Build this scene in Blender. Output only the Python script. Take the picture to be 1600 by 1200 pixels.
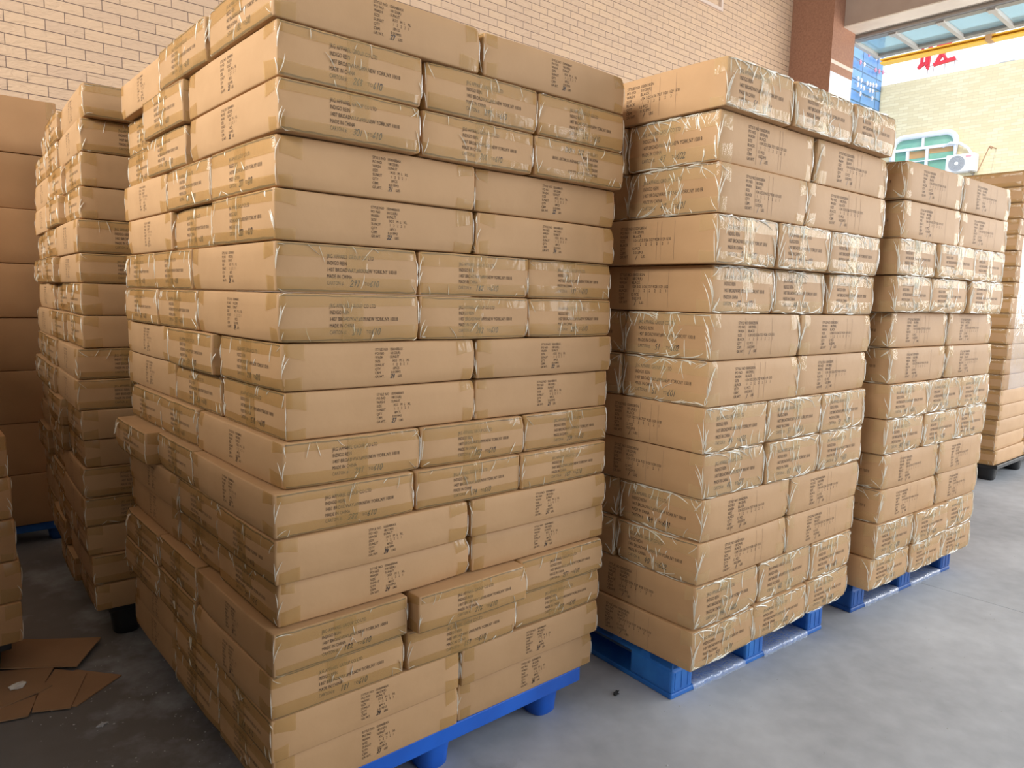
import bpy, bmesh, math, random
from mathutils import Vector, Matrix, noise
random.seed(7)
SC = bpy.context.scene
for o in list(bpy.data.objects): bpy.data.objects.remove(o)
COL = SC.collection
U = 0.105            # one carton height in metres: the survey tables below are in this unit
ZF = 1.25            # pallet height in that unit
def wp(x, y, z): return Vector((x*U, y*U, (z+ZF)*U))

# ------------------------------------------------------------------ camera
yaw, pitch, roll = 0.851870732, 0.119686314, 0.0253603963
fwd = Vector((math.cos(pitch)*math.cos(yaw), math.cos(pitch)*math.sin(yaw), -math.sin(pitch)))
r0 = Vector((math.sin(yaw), -math.cos(yaw), 0)); u0 = r0.cross(fwd)
rt = math.cos(roll)*r0 + math.sin(roll)*u0; up = -math.sin(roll)*r0 + math.cos(roll)*u0
cd = bpy.data.cameras.new('camera'); cam = bpy.data.objects.new('camera', cd); COL.objects.link(cam)
M = Matrix((rt, up, -fwd)).transposed().to_4x4(); M.translation = wp(-5.83510954, -13.7356795, 10.9005345)
cam.matrix_world = M; cd.sensor_width = 36; cd.lens = 36*1127.03436/1600; cd.clip_start = .05; cd.clip_end = 200
SC.camera = cam
# ------------------------------------------------------------------ light
SC.view_settings.view_transform = 'Standard'; SC.view_settings.look = 'None'
SC.view_settings.gamma = 1; SC.view_settings.use_curve_mapping = False
SC.view_settings.exposure = 0.20
W = bpy.data.worlds.new('sky'); SC.world = W; W.use_nodes = True
wn = W.node_tree.nodes; wl = W.node_tree.links
bg = wn['Background']; bg.inputs['Strength'].default_value = 1.5
g1 = wn.new('ShaderNodeTexCoord'); sx = wn.new('ShaderNodeSeparateXYZ'); cr = wn.new('ShaderNodeValToRGB')
wl.new(g1.outputs['Generated'], sx.inputs[0]); wl.new(sx.outputs[2], cr.inputs[0]); wl.new(cr.outputs[0], bg.inputs[0])
cr.color_ramp.elements[0].position = 0.0; cr.color_ramp.elements[0].color = (.86,.90,.95,1)
cr.color_ramp.elements[1].position = 0.8; cr.color_ramp.elements[1].color = (.80,.90,1.0,1)
def area(name, loc, target, sx_, sy_, power, col):
    l = bpy.data.lights.new(name, 'AREA'); l.shape = 'RECTANGLE'; l.size = sx_; l.size_y = sy_; l.energy = power; l.color = col
    o = bpy.data.objects.new(name, l); COL.objects.link(o); o.location = loc
    o.rotation_euler = (Vector(target)-Vector(loc)).to_track_quat('-Z', 'Y').to_euler(); return o
def sun(name, d, strength, ang, col):
    l = bpy.data.lights.new(name, 'SUN'); l.energy = strength; l.angle = ang; l.color = col
    o = bpy.data.objects.new(name, l); COL.objects.link(o); o.rotation_euler = Vector(d).to_track_quat('-Z', 'Y').to_euler(); o.location=(0,0,9)
    return o
sun('sun', (.62,.08,-.72), 1.3, .02, (1,.95,.86))
area('daylight_from_front_bay', (14.2,-5.4,3.1), (8.0,0,.0), 12.0, 4.4, 1180, (1,.99,.98))
area('daylight_from_high_side_windows', (-6.2,0.6,4.6), (0,0.9,1.8), 7.0, 2.0, 780, (1,.985,.95))

# ------------------------------------------------------------------ helpers
def lin(r, g, b):
    f = lambda c: c/12.92 if c <= .04045 else ((c+.055)/1.055)**2.4
    return (f(r/255), f(g/255), f(b/255), 1)
def link(o, parent=None):
    COL.objects.link(o)
    if parent: o.parent = parent
    return o
def tag(o, label=None, cat=None, group=None, kind=None):
    if label: o['label'] = label
    if cat: o['category'] = cat
    if group: o['group'] = group
    if kind: o['kind'] = kind
    return o
class MB:
    """collects geometry of one mesh object"""
    def __init__(s): s.v = []; s.f = []; s.m = []
    def add(s, vs, fs, mi=0):
        b = len(s.v); s.v += [tuple(v) for v in vs]; s.f += [tuple(b+i for i in f) for f in fs]; s.m += [mi]*len(fs)
    def box(s, a, b, mi=0, bev=0):
        x0,y0,z0 = a; x1,y1,z1 = b
        if bev:
            ps, fs = round_box(x1-x0, y1-y0, z1-z0, bev, 1, 1, 1)
            cx,cy = (x0+x1)/2, (y0+y1)/2
            s.add([(p[0]+cx, p[1]+cy, p[2]+z0) for p in ps], fs, mi); return
        s.add([(x0,y0,z0),(x1,y0,z0),(x1,y1,z0),(x0,y1,z0),(x0,y0,z1),(x1,y0,z1),(x1,y1,z1),(x0,y1,z1)],
              [(0,3,2,1),(4,5,6,7),(0,1,5,4),(1,2,6,5),(2,3,7,6),(3,0,4,7)], mi)
    def tube(s, pts, r, n=10, mi=0, caps=True):
        pts = [Vector(p) for p in pts]; rings = []
        for i, p in enumerate(pts):
            d = (pts[min(i+1,len(pts)-1)]-pts[max(i-1,0)]).normalized()
            a = d.cross(Vector((0,0,1)));
            if a.length < 1e-3: a = d.cross(Vector((0,1,0)))
            a.normalize(); b = d.cross(a); rr = r[i] if isinstance(r,(list,tuple)) else r
            rings.append([p+rr*(math.cos(2*math.pi*k/n)*a+math.sin(2*math.pi*k/n)*b) for k in range(n)])
        vs = [v for R in rings for v in R]; fs = []
        for i in range(len(rings)-1):
            for k in range(n): fs.append((i*n+k, i*n+(k+1)%n, (i+1)*n+(k+1)%n, (i+1)*n+k))
        if caps: fs.append(tuple(range(n))[::-1]); fs.append(tuple((len(rings)-1)*n+k for k in range(n)))
        s.add(vs, fs, mi)
    def prism(s, poly, z0, z1, mi=0):
        n = len(poly); vs = [(x,y,z0) for x,y in poly]+[(x,y,z1) for x,y in poly]
        s.add(vs, [tuple(range(n))[::-1], tuple(range(n,2*n))]+[(i,(i+1)%n,n+(i+1)%n,n+i) for i in range(n)], mi)
    def mesh(s, name, mats, smooth=False):
        me = bpy.data.meshes.new(name); me.from_pydata(s.v, [], s.f)
        for m in (mats if isinstance(mats,(list,tuple)) else [mats]): me.materials.append(m)
        me.polygons.foreach_set('material_index', s.m)
        if smooth: me.polygons.foreach_set('use_smooth', [True]*len(s.f))
        me.update(); return me
    def build(s, name, mats, parent=None, smooth=False, loc=None):
        o = bpy.data.objects.new(name, s.mesh(name, mats, smooth)); link(o, parent)
        if loc is not None: o.location = loc
        return o
def empty(name, loc=(0,0,0), rz=0):
    o = bpy.data.objects.new(name, None); link(o); o.location = loc; o.rotation_euler = (0,0,rz); return o
def axis_pts(h, r, n):
    a = [-h, -h+.3*r, -h+r]
    a += [-h+r+(2*h-2*r)*i/n for i in range(1, n)]
    return a+[h-r, h-.3*r, h]
def round_box(L, Wd, H, r, nx, ny, nz, fn=None):
    """rounded box, base at z=0; fn displaces the points"""
    hx,hy,hz = L/2,Wd/2,H/2; X,Y,Z = axis_pts(hx,r,nx),axis_pts(hy,r,ny),axis_pts(hz,r,nz)
    idx = {}; vs = []; fs = []
    def vid(p):
        k = (round(p[0],6),round(p[1],6),round(p[2],6))
        if k not in idx:
            q = [max(-h+r,min(h-r,c)) for c,h in zip(p,(hx,hy,hz))]
            n = Vector([a-b for a,b in zip(p,q)])
            w = Vector(q)+n.normalized()*r if n.length > 1e-9 else Vector(p)
            w.z += hz
            if fn: w = fn(w)
            idx[k] = len(vs); vs.append(tuple(w))
        return idx[k]
    def face(A,B,mk,flip):
        for i in range(len(A)-1):
            for j in range(len(B)-1):
                q = [mk(A[i],B[j]),mk(A[i+1],B[j]),mk(A[i+1],B[j+1]),mk(A[i],B[j+1])]
                q = [vid(p) for p in q]; fs.append(tuple(q[::-1]) if flip else tuple(q))
    face(X,Y,lambda a,b:(a,b,hz),False); face(X,Y,lambda a,b:(a,b,-hz),True)
    face(X,Z,lambda a,b:(a,-hy,b),False); face(X,Z,lambda a,b:(a,hy,b),True)
    face(Y,Z,lambda a,b:(hx,a,b),False); face(Y,Z,lambda a,b:(-hx,a,b),True)
    return vs, fs

# ------------------------------------------------------------------ materials
def mat(name): 
    m = bpy.data.materials.new(name); m.use_nodes = True; return m, m.node_tree.nodes, m.node_tree.links, m.node_tree.nodes['Principled BSDF']
def nd(n, t, **k):
    x = n.new(t)
    for a,b in k.items(): setattr(x,a,b)
    return x
def simple(name, col, rough=.6, metal=0, spec=.5):
    m,n,l,p = mat(name); p.inputs['Base Color'].default_value = col; p.inputs['Roughness'].default_value = rough
    p.inputs['Metallic'].default_value = metal; p.inputs['Specular IOR Level'].default_value = spec; return m
def mottled(name, c1, c2, scale=6, rough=.7, bump=.0, bscale=60, detail=4, spec=.4, stretch=(1,1,1), rnd=0.0):
    m,n,l,p = mat(name); tc = nd(n,'ShaderNodeTexCoord'); mp = nd(n,'ShaderNodeMapping'); mp.inputs['Scale'].default_value = stretch
    l.new(tc.outputs['Object'], mp.inputs[0])
    no = nd(n,'ShaderNodeTexNoise'); no.inputs['Scale'].default_value = scale; no.inputs['Detail'].default_value = detail
    l.new(mp.outputs[0], no.inputs['Vector'])
    r = nd(n,'ShaderNodeValToRGB'); r.color_ramp.elements[0].position=.3; r.color_ramp.elements[1].position=.7
    r.color_ramp.elements[0].color = c1; r.color_ramp.elements[1].color = c2
    l.new(no.outputs[0], r.inputs[0]); out = r.outputs[0]
    if rnd:
        oi = nd(n,'ShaderNodeObjectInfo'); mr = nd(n,'ShaderNodeMapRange'); mr.inputs['To Min'].default_value = 1-rnd; mr.inputs['To Max'].default_value = 1+rnd
        l.new(oi.outputs['Random'], mr.inputs[0]); hs = nd(n,'ShaderNodeHueSaturation'); l.new(mr.outputs[0], hs.inputs['Value']); l.new(out, hs.inputs['Color']); out = hs.outputs[0]
    l.new(out, p.inputs['Base Color']); p.inputs['Roughness'].default_value = rough; p.inputs['Specular IOR Level'].default_value = spec
    if bump:
        nb = nd(n,'ShaderNodeTexNoise'); nb.inputs['Scale'].default_value = bscale; nb.inputs['Detail'].default_value = 3
        l.new(mp.outputs[0], nb.inputs['Vector']); b = nd(n,'ShaderNodeBump'); b.inputs['Strength'].default_value = bump; b.inputs['Distance'].default_value=.004
        l.new(nb.outputs[0], b.inputs['Height']); l.new(b.outputs[0], p.inputs['Normal'])
    return m
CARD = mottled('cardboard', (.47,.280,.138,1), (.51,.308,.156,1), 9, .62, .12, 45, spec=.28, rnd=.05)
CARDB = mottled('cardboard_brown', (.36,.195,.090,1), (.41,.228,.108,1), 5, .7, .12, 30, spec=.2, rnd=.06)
CARDY = mottled('cardboard_sheet', (.36,.205,.11,1), (.42,.245,.135,1), 6, .75, .1, 30, spec=.15, rnd=.04)
EDGE = simple('corrugated_edge', (.19,.125,.075,1), .9)
SCORE = simple('score_line', (.30,.18,.105,1), .8)
INK = simple('printed_ink', (.055,.040,.030,1), .7, spec=.2)
INK2 = simple('faded_ink', (.062,.045,.034,1), .7, spec=.2)
PEN = simple('marker_pen', (.022,.02,.022,1), .5)
def film(name, tint, base, fac, rough, bump, scale):
    m,n,l,p = mat(name); out = n['Material Output']
    tr = nd(n,'ShaderNodeBsdfTransparent'); tr.inputs[0].default_value = tint
    p.inputs['Base Color'].default_value = base; p.inputs['Roughness'].default_value = rough; p.inputs['Specular IOR Level'].default_value = .6
    mx = nd(n,'ShaderNodeMixShader')
    tc = nd(n,'ShaderNodeTexCoord'); mp = nd(n,'ShaderNodeMapping'); mp.inputs['Rotation'].default_value=(.3,.4,.5); mp.inputs['Scale'].default_value=(1,1,.35)
    no = nd(n,'ShaderNodeTexNoise'); no.inputs['Scale'].default_value = scale; no.inputs['Detail'].default_value = 2; no.inputs['Distortion'].default_value=1.2
    l.new(tc.outputs['Object'], mp.inputs[0]); l.new(mp.outputs[0], no.inputs[0])
    rm = nd(n,'ShaderNodeMath', operation='PINGPONG'); rm.inputs[1].default_value=.06; l.new(no.outputs[0], rm.inputs[0])
    b = nd(n,'ShaderNodeBump'); b.inputs['Strength'].default_value = bump; b.inputs['Distance'].default_value=.03; l.new(rm.outputs[0], b.inputs['Height'])
    l.new(b.outputs[0], p.inputs['Normal']); mx.inputs[0].default_value = fac+.07; p.inputs['Coat Weight'].default_value = 1; p.inputs['Coat Roughness'].default_value = .08; l.new(b.outputs[0], p.inputs['Coat Normal']); l.new(tr.outputs[0], mx.inputs[1]); l.new(p.outputs[0], mx.inputs[2]); l.new(mx.outputs[0], out.inputs[0])
    return m
TAPE = film('packing_tape', (.93,.865,.70,1), (.66,.48,.24,1), .14, .24, .22, 9)
TAPE2 = film('clear_tape', (.97,.945,.85,1), (.92,.78,.52,1), .08, .14, .45, 12)
CREASE_GLINT = film('tape_crease_glint', (.98,.97,.93,1), (.97,.92,.78,1), .62, .12, .2, 40)  # tape creases, their highlights painted in as a pale colour
WRAP = film('stretch_film', (.95,.95,.95,1), (.70,.68,.68,1), .20, .25, .6, 8)
PFILM = film('pallet_film', (.93,.95,.97,1), (.72,.78,.84,1), .30, .15, .5, 20)
BLUE = mottled('blue_plastic', (.006,.085,.46,1), (.010,.125,.62,1), 5, .38, .1, 20, spec=.5)
BLUE2 = mottled('worn_blue_plastic', (.010,.10,.42,1), (.03,.20,.60,1), 8, .45, .15, 25, spec=.5)
BLUE3 = mottled('dull_blue_plastic', (.012,.07,.28,1), (.02,.11,.38,1), 8, .5, .15, 25, spec=.4)
BLACKP = simple('black_plastic', (.012,.012,.013,1), .5)

# ------------------------------------------------------------------ printing on the cartons
_tc = {}
def text_geo(s, bold=.012):
    if s in _tc: return _tc[s]
    c = bpy.data.curves.new('t','FONT'); c.body = s; c.size = 1; c.resolution_u = 2; c.offset = 0; c.space_character = 1.05
    o = bpy.data.objects.new('t', c); COL.objects.link(o); dg = bpy.context.evaluated_depsgraph_get(); dg.update()
    me = bpy.data.meshes.new_from_object(o.evaluated_get(dg)); vs = [(v.co.x, v.co.y) for v in me.vertices]; fs = [tuple(p.vertices) for p in me.polygons]
    bpy.data.objects.remove(o); bpy.data.curves.remove(c); bpy.data.meshes.remove(me)
    _tc[s] = (vs, fs); return _tc[s]
DIG = {'0':[[(.1,.1),(0,.5),(.15,.95),(.45,1),(.6,.55),(.5,.1),(.25,0),(.1,.12)]], '1':[[(.3,1),(.22,0)]],
 '2':[[(.02,.75),(.2,1),(.5,.9),(.45,.55),(.0,.02),(.6,.08)]], '3':[[(.05,.9),(.4,1),(.5,.75),(.2,.55),(.5,.35),(.35,.02),(0,.1)]],
 '4':[[(.3,1),(.0,.4),(.55,.42)],[(.45,.8),(.35,-.05)]], '5':[[(.5,1),(.12,.95),(.08,.6),(.45,.5),(.4,.05),(.0,.05)]],
 '6':[[(.45,1),(.1,.5),(.05,.1),(.35,0),(.5,.3),(.15,.4)]], '7':[[(.0,.95),(.55,1),(.2,0)]],
 '8':[[(.5,.85),(.2,1),(.1,.75),(.45,.35),(.3,0),(.05,.15),(.2,.5),(.5,.85)]], '9':[[(.5,.75),(.2,.6),(.1,.9),(.4,1),(.5,.8),(.35,0)]],
 '-':[[(.05,.5),(.5,.55)]],'/':[[(.5,1),(.1,-.2)]]}
def pen(s, x, y, h, w, rg):
    """handwritten figures as ribbons in the plane of the face"""
    vs=[]; fs=[]
    for ch in s:
        for st in DIG.get(ch, []):
            pts = [((px+.28*py)*h*.75+x+rg.uniform(-.03,.03)*h, py*h+y+rg.uniform(-.04,.04)*h) for px,py in st]
            for (ax,ay),(bx,by) in zip(pts,pts[1:]):
                d = math.hypot(bx-ax,by-ay) or 1e-6; nx,ny = -(by-ay)/d*w/2,(bx-ax)/d*w/2; ex,ey=(bx-ax)/d*w*.3,(by-ay)/d*w*.3
                b=len(vs); vs += [(ax-nx-ex,ay-ny-ey),(bx-nx+ex,by-ny+ey),(bx+nx+ex,by+ny+ey),(ax+nx-ex,ay+ny-ey)]; fs.append((b,b+1,b+2,b+3))
        x += h*(.58 if ch != ' ' else .4)
    return vs, fs
# layouts in face coordinates: (a, b) a to the right, b up, metres, relative to face centre-left / base
def put(out, s, x, y, size, mi, maxw=None, sxs=.86, bold=.012):
    vs, fs = text_geo(s, bold); w = max(v[0] for v in vs) if vs else 1; k = size*sxs
    if maxw: k = maxw/w
    out.append(([(vx*k+x, vy*size+y) for vx,vy in vs], fs, mi)); return w*k
def carton_side(H, x0, width, number, rg, ink):
    out = []; top = H*.80; pitch = H*.138; size = H*.115
    lines = ['JRG APPAREL GROUP CO LTD','INDIGO REIN','1407 BROADWAY,#909,NEW YORK,NY 10018','MADE IN CHINA','CARTON #:']
    ws = [.655,.27,1,.345,.235]
    for i,(t,w) in enumerate(zip(lines,ws)): put(out, t, x0, top-i*pitch-size*.7, size, ink, width*w)
    y = top-4*pitch-size*.75
    a,b = number
    v = pen(a, x0+width*.32, y-H*.02, H*.13, H*.016, rg); out.append((v[0], v[1], 3))
    if ink == 1 or True: put(out, 'TO', x0+width*.52, y+.001, size*.9, ink)
    v = pen(b, x0+width*.60, y-H*.015, H*.13, H*.016, rg); out.append((v[0], v[1], 3))
    return out
def style_side(H, x0, kind, lbs, rg, ink):
    out = []
    if kind == 1:
        rows = [('STYLE NO','IS0048BAX'),('PO NO','18123(R)'),('WASH','SUNLIT'),('SIZE',None),('SUNLIT',None),('QTY',None),('CBM',None),('GR.WT.',None)]
        top = H*.86; pitch = H*.087; size = H*.082; c2 = .040
        for i,(a,b) in enumerate(rows):
            y = top-i*pitch-size*.7; put(out, a, x0, y, size, ink)
            if b: put(out, b, x0+c2, y, size, ink)
        for j,(a,b) in enumerate(zip(['XS','S','M','L','XL'],'12221')):
            put(out, a, x0+c2+.006+j*.0098, top-3*pitch-size*.7, size, ink); put(out, b, x0+c2+.0075+j*.0098, top-4*pitch-size*.7, size, ink)
        put(out,'8PCS', x0+c2+.009, top-5*pitch-size*.7, size, ink); put(out,'0.019M3', x0+c2+.003, top-6*pitch-size*.7, size, ink)
        v = pen(lbs, x0+c2+.002, top-7*pitch-size*.95, H*.095, H*.014, rg); out.append((v[0], v[1], 3))
        put(out,'LBS', x0+c2+.022, top-7*pitch-size*.8, size, ink)
    else:
        rows = [('STYLE NO','IS0002BSN'),('PO NO','18129(R)'),('WASH','BLACK'),('SIZE',None),('BLACK',None),('QTY',None),('CBM',None),('GR.WT',None)]
        top = H*.84; pitch = H*.090; size = H*.090; c2 = .054
        for i,(a,b) in enumerate(rows):
            y = top-i*pitch-size*.7; put(out, a, x0, y, size, ink)
            if b: put(out, b, x0+c2, y, size, ink)
        for j,(a,b) in enumerate(zip(['1/24','3/25','5/26','7/27','9/28','11/29','13/30'],'1222221')):
            xx = x0+c2+j*.0215; put(out, a, xx, top-3*pitch-size*.7, size, ink, .018); put(out, b, xx+.007, top-4*pitch-size*.7, size, ink)
        put(out,'12 PCS', x0+c2-.003, top-5*pitch-size*.7, size, ink); put(out,'0.023M3', x0+c2+.002, top-6*pitch-size*.7, size, ink)
        v = pen('/', x0+c2+.012, top-7*pitch-size*.9, H*.09, H*.012, rg); out.append((v[0], v[1], 3))
        put(out,'LBS', x0+c2+.035, top-7*pitch-size*.7, size, ink)
    return out

# ------------------------------------------------------------------ carton builder
class Shape:
    """carton surface: rounded box plus a soft bulge; surf() maps a point given on the sharp box to the real surface"""
    def __init__(s, L, Wd, H, seed, amp=.0022, r=.0045):
        s.L,s.W,s.H,s.r,s.amp = L,Wd,H,r,amp; rg = random.Random(seed)
        s.o = Vector((rg.uniform(0,50),rg.uniform(0,50),rg.uniform(0,50))); s.b = rg.uniform(.3,1.2)
        s.cr = [rg.uniform(0,1)**2*.006 for _ in range(8)]
    def bulge(s, w):
        x,y,z = w.x/(s.L/2), w.y/(s.W/2), (w.z-s.H/2)/(s.H/2)
        cx,cy,cz = (max(0,1-a*a) for a in (x,y,z))
        d = Vector(w); n1 = noise.noise(Vector((w.x*7,w.y*7,w.z*9))+s.o)
        k = s.amp*(s.b+n1*1.1)
        d.x += (1 if x>0 else -1)*abs(x)**6*cy**.5*cz**.5*k*1.3
        d.y += (1 if y>0 else -1)*abs(y)**6*cx**.5*cz**.5*k*1.3
        # soft crushed corners
        i = (1 if x>0 else 0)+(2 if y>0 else 0)+(4 if z>0 else 0)
        c = s.cr[i]*max(0,(abs(x)+abs(y)+abs(z)-2.45)/.55)
        d.x -= (1 if x>0 else -1)*c; d.y -= (1 if y>0 else -1)*c; d.z -= (1 if z>0 else -1)*c*.25
        return d
    def surf(s, p, off):
        hx,hy,hz,r = s.L/2,s.W/2,s.H/2,s.r
        q = [max(-h+r,min(h-r,c)) for c,h in zip((p[0],p[1],p[2]-hz),(hx,hy,hz))]
        n = Vector((p[0]-q[0],p[1]-q[1],p[2]-hz-q[2]))
        n = n.normalized() if n.length>1e-9 else Vector((1,0,0))
        w = Vector(q)+n*r; w.z += hz
        return s.bulge(w)+n*off
def face_point(sh, face, a, b):
    """face coordinates (a right, b up) -> point on the sharp box.  faces: F -y, B +y, R +x, L -x"""
    if face == 'F': return (a-0, -sh.W/2, b)
    if face == 'B': return (-a, sh.W/2, b)
    if face == 'R': return (sh.L/2, a, b)
    return (-sh.L/2, -a, b)
def carton_mesh(name, L, Wd, H, kind, number, lbs, seed, cmat):
    sh = Shape(L,Wd,H,seed); rg = random.Random(seed+99); m = MB()
    vs, fs = round_box(L,Wd,H,sh.r,10,7,4,sh.bulge); m.add(vs, fs, 0); nb = len(fs)
    def ribbon(face, pts, w, mi, off):
        V=[];F=[]
        for i,(a,b) in enumerate(pts):
            V += [sh.surf(face_point(sh,face,a,b-w/2),off), sh.surf(face_point(sh,face,a,b+w/2),off)]
            if i: F.append((2*i-2,2*i,2*i+1,2*i-1))
        m.add(V,F,mi)
    for face in 'RL':     # cut edges of the flaps
        for b0 in (H-.0045, .0045):
            n=14; ribbon(face,[(-Wd/2+.006+(Wd-.012)*i/n, b0+rg.uniform(-.0011,.0011)) for i in range(n+1)], rg.uniform(.0020,.0038), 2, .0005)
    if kind == 2:
        for face in 'FB':
            for _ in range(3):
                a0 = rg.uniform(-.2,.2)*L*1.2; V=[];F=[]
                for i in range(6):
                    b=.012+(H-.024)*i/5; V += [sh.surf(face_point(sh,face,a0-.0005,b),.0005), sh.surf(face_point(sh,face,a0+.0005,b),.0005)]
                    if i: F.append((2*i-2,2*i-1,2*i+1,2*i))
                m.add(V,F,4)
    def pr(face, layout):
        for v2,f2,mi in layout:
            m.add([sh.surf(face_point(sh,face,a,b),.0007) for a,b in v2], f2, mi)
    if kind in (1,2):
        wf = Wd*(.50 if kind==1 else .66)
        for face in 'RL': pr(face, carton_side(H, -Wd*(.17 if kind==1 else .33), wf, number, rg, 1))
        sx0 = -.035 if kind==1 else -.115
        for face in 'FB': pr(face, style_side(H, sx0, kind, lbs, rg, 1))
    me = m.mesh(name, [cmat, INK if kind==1 else INK2, EDGE, PEN, SCORE], False)
    sm = [True]*nb+[False]*(len(m.f)-nb); me.polygons.foreach_set('use_smooth', sm); return me, sh
def tape_mesh(name, sh, seed, heavy, sides):
    """tape bands over both short ends: top band, bottom band, middle strip, with glint-coloured creases"""
    m = MB(); rg = random.Random(seed); L,Wd,H = sh.L,sh.W,sh.H
    def pt(side, s, b, off):
        # s runs across the end face, continuing round the corners on to the long sides
        h = Wd/2
        if abs(s) <= h: p = (side*L/2, s*side, b)
        else: p = (side*(L/2-(abs(s)-h)), (1 if s>0 else -1)*h*side, b)
        return sh.surf(p, off)
    def band(side, s0, s1, f0, f1, ns, nb, mi, amp):
        o = Vector((rg.uniform(0,99),rg.uniform(0,99),0)); V=[];F=[]
        for i in range(ns+1):
            s = s0+(s1-s0)*i/ns; b0,b1 = f0(s),f1(s)
            for j in range(nb+1):
                b = b0+(b1-b0)*j/nb
                rid = 1-abs(noise.noise(Vector((s*38,b*16+s*8,0))+o))*3
                V.append(pt(side, s, b, .0011+amp*max(0,rid)**3))
        for i in range(ns):
            for j in range(nb):
                a=i*(nb+1)+j; F.append((a,a+nb+1,a+nb+2,a+1))
        m.add(V,F,mi)
    def crease(side, s, b, ang, ln, w, hgt):
        V=[];F=[]; n=5; cv = rg.uniform(-.35,.35)
        for i in range(n+1):
            t = i/n; a2 = ang+cv*t; cs,sn = math.cos(a2),math.sin(a2); ww = w*math.sin(math.pi*min(.97,max(.05,t)))+.0002
            cx,cb = s+cs*ln*t, b+sn*ln*t
            for k,(d,hh) in enumerate(((-ww,0),(0,hgt),(ww,0))):
                bb = min(H-.001,max(.001,cb+cs*d)); V.append(pt(side, cx-sn*d, bb, .0013+hh*math.sin(math.pi*(.1+.8*t))))
            if i:
                q=3*i; F += [(q-3,q,q+1,q-2),(q-2,q+1,q+2,q-1)]
        m.add(V,F,1)
    for side in sides:
        w0 = [rg.uniform(.035,.06) for _ in range(4)]
        k1,k2 = rg.uniform(.22,.34)*H, rg.uniform(.20,.34)*H; sl = rg.uniform(-.05,.05)
        h = Wd/2; am = .0014 if not heavy else .0017
        cut = lambda s,w,sg: max(0,(abs(s)-h-.3*w))/w*.012
        band(side,-h-w0[0],h+w0[1], lambda s:H-k1+sl*s*.5-cut(s,w0[0],1)*.8, lambda s:H-.001, 30,4,0,am)
        band(side,-h-w0[2],h+w0[3], lambda s:.001, lambda s:k2+sl*s*.5+cut(s,w0[2],1)*.5, 30,4,0,am)
        c = rg.uniform(-.02,.02); ww = rg.uniform(.024,.03); lo = H*rg.choice([0,.0,.25,.45])
        band(side,c-ww,c+ww, lambda s:lo+.001, lambda s:H-.001, 8,12,0,am*1.4)
        nc = 9 if not heavy else 34
        for _ in range(nc):
            r = rg.random()
            if r < .30: s,b,an = c+rg.gauss(0,.022), rg.uniform(.0,.85)*H, math.pi/2+rg.gauss(0,.35)
            elif r < .55: s,b,an = rg.uniform(-h,h), H-.004, -math.pi/2+rg.gauss(0,.5)
            elif r < .70: s,b,an = rg.uniform(-h,h), .003, math.pi/2+rg.gauss(0,.5)
            elif r < .80 and heavy: s,b,an = rg.uniform(-h,h*.6), rg.choice([H-rg.uniform(.002,.01), rg.uniform(.002,.01)]), rg.gauss(0,.06)
            else:
                sg = rg.choice((-1,1)); s,b,an = sg*(h-.004), rg.choice([H-.006,.006]), 0
                an = math.atan2((H/2-b), -sg*.05)+rg.gauss(0,.7)
            crease(side,s,b,an, rg.uniform(.012,.045)*(1.25 if heavy else .9), rg.uniform(.0004,.0011)*(rg.uniform(1.2,2.6) if heavy else 1), rg.uniform(.0008,.003))
        if heavy:      # bunched tape along the edges, highlights put into its pale colour
            for sg in (-1,1):
                for _ in range(4): crease(side, sg*(h-.002+rg.uniform(-.004,.004)), rg.uniform(.0,.4)*H, math.pi/2+rg.gauss(0,.08), H*rg.uniform(.4,.75), rg.uniform(.0008,.0018), .003)
            for _ in range(7): crease(side, rg.uniform(-h,h*.5), H-.0035, rg.gauss(0,.03), rg.uniform(.03,.09), rg.uniform(.001,.0026), .004)
            for _ in range(4): crease(side, rg.uniform(-h,h*.5), .0035, rg.gauss(0,.03), rg.uniform(.03,.09), rg.uniform(.001,.002), .003)
        else:
            for sg in (-1,1):
                for _ in range(2): crease(side, sg*(h-.001), rg.uniform(.0,.5)*H, math.pi/2+rg.gauss(0,.06), H*rg.uniform(.3,.5), .0011, .002)
    return m.mesh(name, [TAPE2 if heavy else TAPE, CREASE_GLINT], True)
def tail_mesh(seed):
    rg = random.Random(seed); V=[];F=[]; n=7; w=.022
    for i in range(n+1):
        t=i/n; x=.012*math.sin(t*2.0)+.004*t; z=-.045*t+.006*math.sin(t*7)
        for k in (-1,0,1): V.append((x+.003*(k==0), k*w/2*(1-.5*t), z+.004*k*t))
        if i: q=3*i; F += [(q-3,q,q+1,q-2),(q-2,q+1,q+2,q-1)]
    m=MB(); m.add(V,F,0); return m.mesh('loose_tape_end', [CREASE_GLINT], True)
H1, L1, W1 = U*.972, U*4.90, U*3.28
H2, L2, W2 = U*1.315, U*4.66, U*3.13
KIN = {}
def make_kind(key, n, L, Wd, H, kind, heavy, cmat=CARD):
    lst = []
    for i in range(n):
        rg = random.Random(key*100+i)
        if kind==1:
            a = NUM1[i]; num = (a,'610'); lbs = '2'+rg.choice('47124')
        else: num = (rg.choice(['51','48','60','47','44','55','40'])+'', '60'+rg.choice('12')); lbs=''
        me, sh = carton_mesh('carton', L, Wd, H, kind, num, lbs, key*31+i, cmat)
        lst.append((me, [tape_mesh('packing_tape', sh, key*57+i*3+1+q, heavy, (q,)) for q in (-1,1)]))
    KIN[key] = (lst, L, Wd, H)
NUM1 = ['182','181','281','282','297','298','301','268','276','277','158','159','203','204','312','174']
make_kind(1, 16, L1, W1, H1, 1, False)
make_kind(2, 12, L2, W2, H2, 2, True)
make_kind(4, 4, U*6.45, U*5.4, U*1.03, 0, False, CARDB)
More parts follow.
